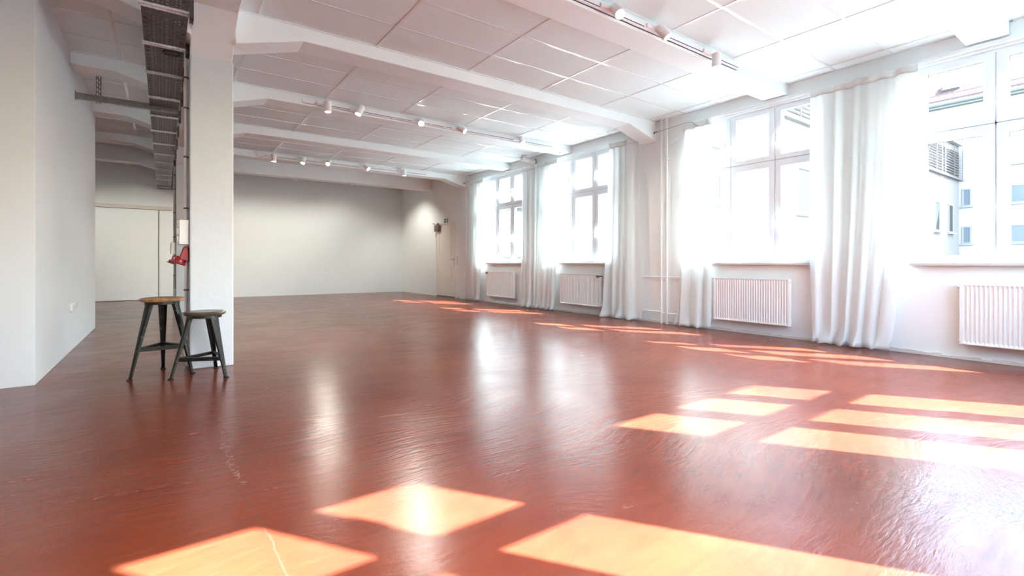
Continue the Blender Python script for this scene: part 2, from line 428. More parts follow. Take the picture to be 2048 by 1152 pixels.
# lengthwise beam over the pillars
PIL = [(4.88, 5.22), (10.55, 10.89)]
bm = new_bm()
pts = [(RY, CH + 0.02), (RY, 2.9)]
for a, c in PIL: pts += [(a - 0.45, 2.9), (a, 2.655), (c, 2.655), (c + 0.45, 2.9)]
pts += [(BY + 0.2, 2.9), (BY + 0.2, CH2), (YS - 0.1, CH2), (YS - 0.1, CH + 0.02)]
add_prism(bm, pts, 'x', LBX0, LBX1)
struct(obj('ceiling_beam', bm, M_beam, bevel=0.008), 'white lengthwise beam resting on the two pillars beside cable tray', 'beam')
for k, (a, c) in enumerate(PIL):
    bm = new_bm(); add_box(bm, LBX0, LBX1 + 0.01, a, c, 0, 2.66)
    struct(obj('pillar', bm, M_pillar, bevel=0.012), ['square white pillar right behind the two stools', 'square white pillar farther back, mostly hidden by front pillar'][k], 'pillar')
bm = new_bm(); add_box(bm, WX - 0.035, WX, 10.28, 10.565, 0, 2.74)
struct(obj('pillar', bm, M_beam, bevel=0.008), 'flat white wall pier between the door and the farthest curtain', 'pillar')

# worn skirting strip of bare plaster at the foot of the window wall
M_skirt = plaster('scuffed skirting plaster', (0.74, 0.72, 0.68), 0.9, 22.0, 0.8, 0.06)
bm = new_bm()
random.seed(3)
prev = None
ys = [RY + i * 0.07 for i in range(int((D0 - RY) / 0.07))]
for y in ys:
    h = 0.018 + random.random() * 0.022
    add_box(bm, WX - 0.007, WX + 0.01, y, y + 0.071, 0, h)
struct(obj('baseboard_right', bm, M_skirt), 'ragged plaster edge where window wall meets red floor', 'baseboard')

# ------------------------------------------------------------------ windows
def ring_frame(bm, x0, x1, z0, z1, w, y0, y1, wl_=None, wr=None, wb=None, wt=None):
    wl_ = w if wl_ is None else wl_; wr = w if wr is None else wr; wb = w if wb is None else wb; wt = w if wt is None else wt
    add_box(bm, x0, x0 + wl_, y0, y1, z0, z1); add_box(bm, x1 - wr, x1, y0, y1, z0, z1)
    add_box(bm, x0 + wl_, x1 - wr, y0, y1, z0, z0 + wb); add_box(bm, x0 + wl_, x1 - wr, y0, y1, z1 - wt, z1)
def picture_frame(bm, x0, x1, z0, z1, gx0, gx1, gz0, gz1, y_front, y_back, ch):
    """mitred sash frame with a chamfered inner edge: a closed ring of cross-sections"""
    prof = [(0.0, y_back), (0.0, y_front), (1.0 - ch, y_front), (1.0, y_front + 0.012), (1.0, y_back)]
    corners = [((x0, z0), (gx0, gz0)), ((x1, z0), (gx1, gz0)), ((x1, z1), (gx1, gz1)), ((x0, z1), (gx0, gz1))]
    rings = []
    for (o, g_) in corners:
        rings.append([bm.verts.new((o[0] + (g_[0] - o[0]) * t, y, o[1] + (g_[1] - o[1]) * t)) for t, y in prof])
    for i in range(4):
        A, B = rings[i], rings[(i + 1) % 4]
        for k in range(len(prof)):
            k2 = (k + 1) % len(prof); bm.faces.new((A[k], A[k2], B[k2], B[k]))
PITCH = 0.567
def handle_bm(tilt):
    bm = new_bm()
    add_box(bm, -0.014, 0.014, -0.012, 0, -0.035, 0.035)
    add_tube(bm, [(0, -0.01, 0.012), (0, -0.045, 0.012)], 0.009, 10)
    Mt = Matrix.Rotation(tilt, 4, 'Y')
    add_box(bm, -0.009, 0.009, -0.056, -0.042, -0.125, 0.022, Mt)
    return bm
def make_window(n, label, loc, rotz):
    root = thing('window_%d' % n, label, 'window', loc, rotz, kind='structure')
    bm = new_bm()
    ring_frame(bm, -HALF, HALF, Z0, Z1, 0.045, 0.03, 0.088, wb=0.035, wt=0.03)
    for x in (-PITCH / 2, PITCH / 2): add_box(bm, x - 0.02, x + 0.02, 0.045, 0.088, Z0 + 0.03, Z1 - 0.03)
    add_box(bm, -HALF + 0.04, HALF - 0.04, 0.045, 0.088, 2.14, 2.18)
    obj('window_frame', bm, M_upvc, root, bevel=0.002)
    bm = new_bm()
    add_box(bm, -HALF - 0.03, HALF + 0.03, -0.075, 0.06, Z0 - 0.028, Z0)
    obj('window_sill', bm, M_sill, root, bevel=0.004)
    for c in (-1, 0, 1):
        xc = c * PITCH
        for lower in (True, False):
            z0, z1, g0, g1 = (0.922, 2.156, 0.975, 2.067) if lower else (2.164, 2.806, 2.234, 2.744)
            x0, x1 = xc - PITCH / 2 + 0.005, xc + PITCH / 2 - 0.005
            if c == -1: x0 = -HALF + 0.03
            if c == 1: x1 = HALF - 0.03
            gx0, gx1 = xc - 0.2, xc + 0.2
            bm = new_bm(); picture_frame(bm, x0, x1, z0, z1, gx0, gx1, g0, g1, 0.026, 0.084, 0.16)
            s = obj('sash', bm, M_upvc, root, bevel=0.002)
            bm = new_bm(); ring_frame(bm, gx0 - 0.004, gx1 + 0.004, g0 - 0.004, g1 + 0.004, 0.008, 0.056, 0.066)
            obj('glass_seal', bm, M_seal, s)
            bm = new_bm(); add_box(bm, gx0 - 0.006, gx1 + 0.006, 0.060, 0.0615, g0 - 0.006, g1 + 0.006)
            obj('window_pane', bm, M_glass, s)
            hx = (x1 - 0.036) if c == -1 else (x0 + 0.036)
            hz = 1.47 if lower else 2.455
            h = obj('window_handle', handle_bm(R(0 if c == -1 else 6)), M_lacq, s, bevel=0.003)
            h.location = (hx, 0.022, hz)
    return root
W_LABELS = ['nearest white six-pane window, red tiled roof seen through it', 'six-pane white window above the second radiator, blinds seen outside',
            'six-pane white window past the pipe risers, over third radiator', 'farthest six-pane white window, next to the door pier']
for i, c in enumerate(WIN_W): make_window(i + 1, W_LABELS[i], (WX, c, 0), -math.pi / 2)
for i, c in enumerate(WIN_R):
    make_window(5 + i, ['rear window throwing sun patches beside the crack', 'rear window throwing sun patches near the window wall'][i], (c, RY, 0), math.pi)

# ------------------------------------------------------------------ curtain rails and wires
def rail(y0, y1, label):
    bm = new_bm(); add_box(bm, WX - 0.035, WX, y0, y1, 2.862, 2.884); add_box(bm, WX - 0.028, WX - 0.006, y0, y1, 2.848, 2.864)
    tag(obj('curtain_rail', bm, M_lacq, bevel=0.003), label, 'curtain rail', 'curtain rails above the windows')
rail(-0.40, 4.06, 'long white curtain rail above the two nearest windows'); rail(5.2, 9.72, 'long white curtain rail above the two far windows')
def wire(pts, label, hook):
    t = thing('curtain_wire', label, 'wire', pts[0])
    bm = new_bm(); p0 = Vector(pts[0]); add_tube(bm, [Vector(p) - p0 for p in pts], 0.0028, 6); obj('wire', bm, M_clip, t, True)
    bm = new_bm(); add_tube(bm, [(0, 0, 0), (-0.0, -0.05, 0.008)], 0.007, 8); add_lathe(bm, [(0, -0.012), (0.012, -0.012), (0.012, 0.012), (0, 0.012)], 10)
    obj('turnbuckle', bm, M_clip, t, True)
wire([(5.965, 4.63, 2.845), (5.965, 4.3, 2.858), (5.955, 4.06, 2.868), (5.945, 3.98, 2.85), (5.93, 3.92, 2.80), (5.93, 3.87, 2.765)], 'thin slack wire from beam to curtain left of second window', 1)
wire([(5.96, 10.27, 2.84), (5.955, 10.1, 2.85), (5.95, 9.98, 2.856)], 'thin wire holding the farthest curtain beside the pier', 1)

# ------------------------------------------------------------------ curtains
def curtain(label, top, bot, ztop, xc, seed, folds, amp=0.034, flare=0.05, taper=None):
    random.seed(seed)
    y0, y1 = top; b0, b1 = bot
    nu, nv = max(50, int(abs(y1 - y0) * 170)), 64
    ph = [random.uniform(0, 6.28) for _ in range(6)]
    def shape(u, t):
        # u across 0..1, t 0 at top .. 1 at floor
        uu = u + 0.022 * math.sin(2.2 * t * 2 + ph[0] + 5 * u) * t
        w = math.sin(2 * math.pi * folds * uu + ph[1] + 1.6 * math.sin(2 * math.pi * 0.9 * uu + ph[3])) * 0.7 + math.sin(2 * math.pi * folds * 1.9 * uu + ph[2] + 0.8 * t) * 0.16 * (1 - t) + 0.35 * math.sin(2 * math.pi * folds * 0.41 * uu + ph[3] + 0.6 * t)
        pinch = 0.55 + 0.45 * min(1, t * 6)
        a = amp * pinch * (1 + 0.25 * t)
        e = t ** 1.6
        y = (y0 + (y1 - y0) * uu) * (1 - e) + (b0 + (b1 - b0) * uu) * e
        y += 0.012 * math.sin(2 * math.pi * folds * uu + ph[4]) * (0.3 + t)
        x = xc + a * w
        z = ztop * (1 - t)
        if t > 0.93:
            k = (t - 0.93) / 0.07
            x -= flare * k * k * (0.45 + 0.55 * math.sin(2 * math.pi * folds * 0.8 * u + ph[5]))
            z = max(z, 0.0) + 0.010 + 0.016 * k * (0.5 + 0.5 * math.sin(2 * math.pi * folds * 1.3 * u + ph[2]))
        z += 0.008 * math.sin(2 * math.pi * folds * u + ph[4]) * (1 - t) ** 8
        return (min(x, WX - 0.012), y, z)
    bm = new_bm()
    g_ = [[bm.verts.new(shape(i / nu, j / nv)) for i in range(nu + 1)] for j in range(nv + 1)]
    for j in range(nv):
        for i in range(nu):
            bm.faces.new((g_[j][i], g_[j][i + 1], g_[j + 1][i + 1], g_[j + 1][i]))
    o = obj('curtain', bm, M_cloth, None, True)
    s = o.modifiers.new('thickness', 'SOLIDIFY'); s.thickness = 0.0012; s.offset = 0
    tag(o, label, 'curtain', 'white voile curtains along the window wall')
    bm = new_bm(); g_ = []
    for j in range(4):
        row = []
        for i in range(nu + 1):
            x, y, z = shape(i / nu, j / 3 * 0.030); row.append(bm.verts.new((min(x - 0.003, WX - 0.01), y, z)))
        g_.append(row)
    for j in range(3):
        for i in range(nu): bm.faces.new((g_[j][i], g_[j][i + 1], g_[j + 1][i + 1], g_[j + 1][i]))
    h = obj('header_tape', bm, M_hem, o, True)
    s = h.modifiers.new('thickness', 'SOLIDIFY'); s.thickness = 0.001; s.offset = 0
    for k in range(max(3, int(abs(y1 - y0) / 0.12))):
        bm = new_bm(); y = y0 + (y1 - y0) * (k + 0.5) / max(3, int(abs(y1 - y0) / 0.12))
        add_tube(bm, [(xc + 0.02, y, ztop - 0.015), (min(xc + 0.06, WX - 0.015), y, ztop + 0.012)], 0.003, 6)
        obj('curtain_hook', bm, M_lacq, o)
    return o
curtain('broad white curtain between the two nearest windows', (2.46, 1.50), (2.45, 1.72), 2.848, 5.935, 11, 5.5, 0.026, 0.09)
curtain('narrow sunlit white curtain left of the second window, hung on a wire', (4.13, 3.69), (4.25, 3.72), 2.845, 5.945, 23, 3.2, 0.026, 0.06)
curtain('white curtain between the third window and pipe risers', (5.50, 4.90), (5.62, 4.84), 2.845, 5.935, 31, 3.6, 0.028, 0.08)
curtain('white curtain left of the third window, pulled against its neighbour', (7.33, 6.79), (7.43, 6.84), 2.842, 5.94, 47, 4.0, 0.026, 0.06)
curtain('white curtain right of the farthest window, under the ceiling fixture', (7.90, 7.42), (7.92, 7.44), 2.842, 5.94, 59, 3.4, 0.026, 0.06)
curtain('farthest white curtain beside the door pier', (9.96, 9.36), (10.1, 9.50), 2.842, 5.94, 61, 4.0, 0.026, 0.05)

# ------------------------------------------------------------------ radiators
def radiator(label, y0, y1, valve):
    """local x runs to the viewer's right (towards smaller y); front face at local y=0"""
    w = y1 - y0; z0, z1 = 0.152, 0.706
    t = thing('radiator', label, 'radiator', (5.95, y1, 0), -math.pi / 2, 'ribbed white radiators')
    bm = new_bm()
    n = max(1, round((w - 0.03) / 0.0305)); p = (w - 0.03) / n
    def ribline(x0):
        return [(x0, 0.002), (x0 + p * 0.22, 0.002), (x0 + p * 0.36, 0.011), (x0 + p * 0.80, 0.011), (x0 + p * 0.96, 0.002)]
    pts = []
    for i in range(n): pts += ribline(0.015 + i * p)
    pts.append((w - 0.015, 0.002))
    levels = [(z0 + 0.012, 0), (z0 + 0.03, 1), (z1 - 0.03, 1), (z1 - 0.012, 0)]
    rows = [[bm.verts.new((x, 0.002 if not k else y, z)) for x, y in pts] for z, k in levels]
    for A, B in zip(rows, rows[1:]):
        for i in range(len(pts) - 1): bm.faces.new((A[i], A[i + 1], B[i + 1], B[i]))
    ring_frame(bm, 0, w, z0, z1, 0.015, 0.0, 0.02, wb=0.012, wt=0.012)
    add_box(bm, 0.004, w - 0.004, 0.013, 0.022, z0 + 0.004, z1 - 0.004)
    obj('radiator_panel', bm, M_rad, t, bevel=0.0015)
    bm = new_bm(); add_box(bm, 0.0, w, 0.045, 0.062, z0, z1); obj('rear_panel', bm, M_rad, t, bevel=0.002)
    bm = new_bm()
    for i in range(int(w / 0.022)): add_box(bm, 0.006 + i * 0.022, 0.018 + i * 0.022, 0.018, 0.048, z1 - 0.012, z1 - 0.004)
    add_box(bm, -0.003, 0.0, 0.001, 0.063, z0, z1); add_box(bm, w, w + 0.003, 0.001, 0.063, z0, z1)
    obj('top_grille', bm, M_rad, t)
    for x in (0.12, w - 0.12):
        bm = new_bm(); add_box(bm, x - 0.015, x + 0.015, 0.06, 0.099, z0 + 0.02, z1 - 0.05); obj('wall_bracket', bm, M_rad, t)
    if valve:
        s = 1 if valve == 'right' else -1; xe = w if s > 0 else 0
        bm = new_bm()
        add_tube(bm, [(xe - s * 0.055, -0.012, 0.672), (xe - s * 0.045, -0.012, 0.672), (xe - s * 0.01, -0.012, 0.672), (xe + s * 0.02, 0.0, 0.672)], [0.012, 0.022, 0.020, 0.012], 14)
        add_tube(bm, [(xe + s * 0.01, 0.02, 0.672), (xe + s * 0.05, 0.03, 0.672)], 0.010, 10)
        k = obj('thermostat_valve', bm, M_brass, t, True); k['label'] = 'aged brass valve head'
        bm = new_bm(); add_tube(bm, [(xe, 0.03, 0.18), (xe + s * 0.05, 0.03, 0.18)], 0.012, 10); obj('return_valve', bm, M_pipe, t, True)
    else:
        for x in (0, w):
            sgn = -1 if x == 0 else 1
            for z in (0.18, 0.675):
                bm = new_bm(); add_tube(bm, [(x, 0.03, z), (x + sgn * 0.018, 0.03, z)], 0.010, 10); obj('end_plug', bm, M_rad, t, True)
radiator('nearest ribbed radiator, cut by the right picture edge', 0.17, 1.20, None)
radiator('ribbed radiator under the second window, right of the sunlit curtain', 2.704, 3.66, None)
radiator('ribbed radiator under the third window, brass valve at its right', 5.745, 6.75, 'right')
radiator('farthest ribbed radiator, brass valve at its left top', 8.229, 9.25, 'left')

# ------------------------------------------------------------------ heating risers
def clips(bm, y, zs, xr=0.03):
    for z in zs:
        add_tube(bm, [(6.0, y - 0.024, z), (6.0, y + 0.024, z)], 0.006, 8); add_tube(bm, [(6.0, y, z), (WX, y, z)], 0.006, 8)
def riser(name_label, y, branches, x=6.0):
    t = thing('heating_riser', name_label, 'pipe', (0, 0, 0), 0, 'white heating risers')
    bm = new_bm(); add_tube(bm, [(x, y, 0), (x, y, CH)], 0.015, 14); obj('riser_pipe', bm, M_pipe, t, True)
    for (ya, z) in branches:
        bm = new_bm(); add_tube(bm, [(x, y, z), (x, ya, z)], 0.011, 10); obj('branch_pipe', bm, M_pipe, t, True)
    for z in (1.285, 2.44):
        bm = new_bm(); clips(bm, y, (z,)); obj('pipe_clip', bm, M_pipe, t)
riser('left white heating riser of the pair between windows two and three', 4.53, [(5.69, 0.17), (3.70, 0.155)])
riser('right white heating riser of the pair between windows two and three', 4.43, [(5.69, 0.688), (3.70, 0.688)])
def bent_riser(label, y, yb, zb):
    t = thing('heating_riser', label, 'pipe', (0, 0, 0), 0, 'white heating risers')
    bm = new_bm(); add_tube(bm, [(6.0, y, CH), (6.0, y, zb + 0.16), (6.0, y - 0.03, zb + 0.09), (6.0, (y + yb) / 2, zb + 0.03), (6.0, yb + 0.03, zb - 0.04), (6.0, yb, zb - 0.11), (6.0, yb, 0)], 0.013, 12)
    obj('riser_pipe', bm, M_pipe, t, True)
    for z in (0.75, 1.45, 2.2):
        bm = new_bm(); clips(bm, yb, (z,)); obj('pipe_clip', bm, M_pipe, t)
bent_riser('bent white riser nearer the door pier', 10.26, 10.12, 2.66); bent_riser('bent white riser nearer the farthest curtain', 10.17, 10.03, 2.66)
bm = new_bm(); add_tube(bm, [(6.03, 4.53, 2.60), (6.03, 4.38, 2.66), (6.03, 4.11, 2.765), (6.03, 4.02, 2.83)], 0.006, 8)
tag(obj('conduit', bm, M_pipe, None, True), 'thin white conduit slanting from the riser pair up to curtain', 'conduit')

# ------------------------------------------------------------------ spotlight tracks
def track(label, yface, x0, x1, gaps):
    t = thing('lighting_track', label, 'light track', (0, yface, 2.948), 0, 'white lighting tracks on the beams')
    bm = new_bm(); add_box(bm, x0, x1, -0.032, 0, -0.004, 0.03); add_box(bm, x0, x1, -0.032, 0, -0.018, -0.008); add_box(bm, x0, x1, -0.012, 0, -0.018, 0.03)
    obj('rail', bm, M_spot, t)
    bm = new_bm()
    prev = x0 + 0.13
    for a, c in gaps + [(x1 - 0.02, x1)]:
        if a > prev: add_box(bm, prev, a, -0.0335, -0.012, -0.0075, 0.0005)
        prev = c
    k = obj('slot', bm, M_slot, t); k['label'] = 'dark blue conductor slot'
    bm = new_bm(); add_box(bm, x0 - 0.015, x0 + 0.11, -0.040, 0, -0.022, 0.03); obj('end_feed', bm, M_spot, t, bevel=0.003)
    bm = new_bm(); add_box(bm, x0 + 0.01, x0 + 0.018, -0.02, 0, 0.03, 0.085); obj('feed_cable', bm, M_spot, t)
LEN, RAD = 0.135, 0.043
def spot(label, yface, top, axis, energy, cone=64):
    """top: where the lamp body pivots; axis: where its lens points"""
    ax = Vector(axis).normalized()
    t = thing('track_spotlight', label, 'spotlight', (top[0], yface, 2.955), 0, 'white spotlights on the lighting tracks')
    pv = Vector((0, top[1] - yface, top[2] - 2.955))
    bm = new_bm(); add_box(bm, -0.125, 0.01, -0.052, -0.030, -0.016, 0.020); obj('track_adapter', bm, M_spot, t, bevel=0.003)
    bm = new_bm(); add_tube(bm, [(0.0, -0.04, 0.0), (0.0, pv.y, pv.z)], 0.011, 10); obj('pivot', bm, M_spot, t, True)
    Mt = Matrix.Translation(pv) @ ax.to_track_quat('Z', 'Y').to_matrix().to_4x4()
    bm = new_bm()
    add_lathe(bm, [(0, -0.045), (RAD - 0.004, -0.045), (RAD, -0.041), (RAD, LEN - 0.045 - 0.002), (RAD - 0.002, LEN - 0.045), (RAD - 0.006, LEN - 0.045), (RAD - 0.007, LEN - 0.060), (0, LEN - 0.060)], 32, Mt)
    obj('lamp_body', bm, M_spot, t, True)
    bm = new_bm(); add_lathe(bm, [(0, LEN - 0.0585), (RAD - 0.008, LEN - 0.0585), (RAD - 0.008, LEN - 0.052), (0, LEN - 0.052)], 28, Mt)
    obj('lens', bm, M_lens, t, True)
    ld = bpy.data.lights.new('lamp', 'SPOT'); ld.energy = energy; ld.color = (0.97, 0.92, 0.80); ld.spot_size = R(cone); ld.spot_blend = 0.7; ld.shadow_soft_size = 0.03
    lo = bpy.data.objects.new('lamp', ld); COL.objects.link(lo); lo.parent = t
    lo.location = pv + ax * (LEN - 0.035); lo.rotation_euler = ax.to_track_quat('-Z', 'Y').to_euler()
DOWN = (0, 0, -1)
E1 = 55.0
track('lighting track on the nearest beam, its spots over the window side', 2.755, 1.45, 4.90, [(2.86, 3.10), (3.37, 3.62), (4.31, 4.45)])
spot('leftmost of the three spotlights on nearest beam, lens facing photographer', 2.755, (2.95, 2.655, 2.930), (-0.23, -0.58, -0.70), E1)
spot('middle spotlight on nearest beam, tilted down to the right', 2.755, (3.52, 2.655, 2.930), (0.29, -0.45, -0.75), E1)
spot('rightmost spotlight on nearest beam, hanging straight down', 2.755, (4.37, 2.655, 2.893), DOWN, E1)
track('lighting track on the middle beam, its spots above hall centre', 6.53, 1.44, 5.57, [(1.63, 1.76), (2.05, 2.18), (2.94, 3.08), (3.19, 3.22), (3.60, 3.72), (4.75, 4.90)])
spot('leftmost spotlight on middle beam, hanging straight down', 6.53, (1.715, 6.43, 2.928), DOWN, E1)
spot('second spotlight on middle beam, tilted down to the left', 6.53, (2.14, 6.43, 2.955), (-0.42, -0.10, -0.85), E1)
spot('third spotlight on middle beam, round lens facing the photographer', 6.53, (3.03, 6.43, 2.945), (-0.40, -0.60, -0.55), E1)
spot('fourth spotlight on middle beam, tilted down to the right', 6.53, (3.67, 6.43, 2.945), (0.42, -0.61, -0.50), E1)
spot('rightmost spotlight on middle beam, closest to the third window', 6.53, (4.835, 6.43, 2.955), (-0.12, -0.50, -0.84), E1)
track('lighting track on the farthest lit beam toward the back wall', 10.28, 1.44, 4.95, [(1.63, 1.76), (2.13, 2.28), (2.62, 2.76), (3.19, 3.23), (3.42, 3.55), (4.28, 4.42)])
spot('leftmost spotlight on farthest lit beam, hanging straight down', 10.28, (1.715, 10.18, 2.928), DOWN, E1)
spot('second spotlight on farthest lit beam, slightly tilted left', 10.28, (2.25, 10.18, 2.945), (-0.25, -0.30, -0.90), E1)
spot('third spotlight on farthest lit beam, round lens facing photographer', 10.28, (2.735, 10.18, 2.95), (-0.40, -0.60, -0.55), E1)
spot('fourth spotlight on farthest lit beam, tilted down to the right', 10.28, (3.50, 10.18, 2.955), (0.36, -0.50, -0.60), E1)
spot('rightmost spotlight on farthest lit beam, over the far floor', 10.28, (4.37, 10.18, 2.935), DOWN, E1)

# wall washers on the far side of the last beam: their pools show on the back wall
track('lighting track hidden behind the last beam, washing the back wall', 12.63, -2.6, 5.2, [])
for i, x in enumerate((-2.2, -0.6, 1.25, 2.6, 3.95, 4.7)):
    spot(['far left', 'second', 'third', 'fourth', 'fifth', 'window-side'][i] + (' wall washer behind the last beam, facing back wall' if i < 5 else ' wall washer behind the last beam, turned toward the exit door'), 12.63, (x, 12.53, 2.985), (0.0, 0.52, -0.80) if i < 5 else (0.42, 0.12, -0.88), 36.0 if i < 5 else 48.0, 115)

# flush linear light strip at the ceiling edge, nearest bay
bm = new_bm(); add_box(bm, 2.6, 5.60, 0.60, 0.68, CH - 0.012, CH + 0.01)
o = tag(obj('ceiling_light', bm, M_lacq, bevel=0.003), 'slim white linear light fitting flush in nearest ceiling bay', 'ceiling light')
bm = new_bm(); add_box(bm, 2.62, 5.35, 0.618, 0.662, CH - 0.0135, CH); obj('diffuser', bm, M_boxw, o)

# ------------------------------------------------------------------ cable tray
t = thing('cable_tray', 'galvanised perforated cable tray hanging beside the lengthwise beam', 'cable tray', (0, 0, 0))
TX0, TX1, TZ = -0.128, 0.146, 2.70
TY0, TY1 = 2.2, back_y(0) - 0.01
bm = new_bm()
# perforated floor: long slats with rows of slots left open
add_box(bm, TX0, TX0 + 0.045, TY0, TY1, TZ, TZ + 0.0015); add_box(bm, TX1 - 0.045, TX1, TY0, TY1, TZ, TZ + 0.0015)
add_box(bm, TX0 + 0.055, TX0 + 0.064, TY0, TY1, TZ, TZ + 0.0015); add_box(bm, TX1 - 0.064, TX1 - 0.055, TY0, TY1, TZ, TZ + 0.0015)
y = TY0
while y < TY1 - 0.02:
    add_box(bm, TX0 + 0.045, TX0 + 0.055, y, y + 0.026, TZ, TZ + 0.0015); add_box(bm, TX1 - 0.055, TX1 - 0.045, y, y + 0.026, TZ, TZ + 0.0015)
    add_box(bm, TX0 + 0.064, TX1 - 0.064, y, y + 0.034, TZ, TZ + 0.0015)
    y += 0.045
add_box(bm, TX0 - 0.0015, TX0, TY0, TY1, TZ, TZ + 0.035); add_box(bm, TX1, TX1 + 0.0015, TY0, TY1, TZ, TZ + 0.035)
# embossed lozenges along the side bands
y = TY0 + 0.04
while y < 9.5:
    for xa in (TX0 + 0.012, TX1 - 0.012):
        sg = 1 if xa < 0 else -1
        for dy in (-1, 1):
            M_ = Matrix.Translation((xa + sg * 0.010, y, TZ - 0.002)) @ Matrix.Rotation(sg * dy * R(40), 4, 'Z')
            add_box(bm, -0.014, 0.014, -0.002, 0.002, -0.002, 0.002, M_)
    y += 0.085
obj('tray_floor', bm, M_galv, t)
bm = new_bm(); random.seed(8)
for k in range(7):
    x = TX0 + 0.055 + k * 0.027
    add_tube(bm, [(x + random.uniform(-.006, .006), TY0 + q * (TY1 - TY0) / 12, TZ + 0.010 + random.uniform(0, .004)) for q in range(13)], 0.0085, 8)
o = obj('cable', bm, mat('grey cable sheath', (0.06, 0.056, 0.055), 0.5), t, True); o['label'] = 'dark cables lying in the tray'
RUNGS = [3.40, 4.17, 4.91, 5.65, 6.49, 7.30, 8.13, 9.0, 9.85, 10.63, 11.36, 12.13, 12.83, 13.58, 14.2]
for i, y in enumerate(RUNGS):
    bm = new_bm()
    hh = 0.055 if i == 1 else 0.045
    add_box(bm, TX0 - 0.012, TX1 + 0.004, y, y + 0.004, TZ - 0.016, TZ - 0.001); add_box(bm, TX0 - 0.012, TX1 + 0.004, y - 0.002, y + hh, TZ - 0.004, TZ - 0.001)
    add_box(bm, TX0 - 0.012, TX1 + 0.004, y + hh - 0.004, y + hh, TZ - 0.016, TZ - 0.001)
    br = obj('support_bracket', bm, M_galv2, t)
    bm = new_bm(); add_box(bm, TX1 + 0.006, LBX0 - 0.001, y - 0.01, y + 0.075, TZ - 0.05, TZ - 0.046 + 0.0)
    add_box(bm, LBX0 - 0.008, LBX0 - 0.001, y - 0.01, y + 0.09, TZ - 0.05, 2.98); add_box(bm, TX1 + 0.004, LBX0 - 0.004, y - 0.01, y - 0.005, TZ - 0.05, TZ + 0.09)
    for z in (TZ - 0.02, TZ + 0.05):
        add_lathe(bm, [(0, 0.006), (0.007, 0.006), (0.007, 0), (0, 0)], 8, Matrix.Translation((TX1 + 0.018, y - 0.010, z)) @ Matrix.Rotation(R(90), 4, 'X'))
    obj('hanger_plate', bm, M_galv, br)
bm = new_bm(); add_box(bm, TX0 + 0.0, TX1, 4.235, 4.36, TZ - 0.006, TZ - 0.001)
obj('joint_plate', bm, M_galv, t)
# dark oval ring under the tray
bm = new_bm()
pts = []
for k in range(25):
    a = 2 * math.pi * k / 24; pts.append((0.055 + 0.058 * math.copysign(abs(math.cos(a)) ** 0.6, math.cos(a)), 5.03 + 0.036 * math.copysign(abs(math.sin(a)) ** 0.7, math.sin(a)), TZ - 0.022))
add_tube(bm, pts, 0.009, 8, caps=False)
o = tag(obj('cable_ring', bm, M_dark, None, True), 'black oval ring fixed under the cable tray near the pillar top', 'ring')
bm = new_bm(); add_box(bm, 0.0, 0.105, 5.0, 5.055, TZ - 0.010, TZ - 0.003); obj('inner_plate', bm, M_closer, o)
bm = new_bm(); add_box(bm, -0.005, 0.015, 4.99, 5.03, TZ - 0.016, TZ - 0.010); k = obj('red_tab', bm, M_red, o)

# slotted strut from partition to tray, with a vertical hanger
def slotted(bm, a, c, w, h, M_=None, n=12):
    """channel along local x with real slots in its front web"""
    ln = c - a; p = ln / n
    add_box(bm, a, c, 0, 0.002, 0, h * 0.22, M_); add_box(bm, a, c, 0, 0.002, h * 0.42, h * 0.62, M_); add_box(bm, a, c, 0, 0.002, h * 0.82, h, M_)
    for i in range(n):
        add_box(bm, a + i * p, a + i * p + p * 0.42, 0, 0.002, h * 0.22, h * 0.42, M_)
        add_box(bm, a + i * p + p * 0.3, a + i * p + p * 0.72, 0, 0.002, h * 0.62, h * 0.82, M_)
    add_box(bm, a, c, 0, w, h - 0.002, h, M_); add_box(bm, a, c, 0, w, 0, 0.002, M_)
t = thing('slotted_strut', 'slotted grey steel strut from partition to cable tray', 'strut', (PX, 6.9, 2.66))
bm = new_bm(); slotted(bm, 0.0, TX1 - PX - 0.02, 0.05, 0.06, None, 18); add_box(bm, 0.0, TX1 - PX - 0.02, 0.045, 0.05, 0.002, 0.058); obj('channel', bm, M_strut, t)
bm = new_bm(); add_box(bm, 0, 0.006, -0.012, 0.06, -0.012, 0.075); add_box(bm, 0.0, 0.075, -0.008, 0.0, 0.004, 0.056); obj('wall_plate', bm, M_strut, t)
bm = new_bm(); slotted(bm, 0.0, 0.40, 0.02, 0.045, Matrix.Translation((0.215, -0.006, -0.03)) @ Matrix.Rotation(R(-90), 4, 'Y'), 8); obj('hanger', bm, M_strut, t)

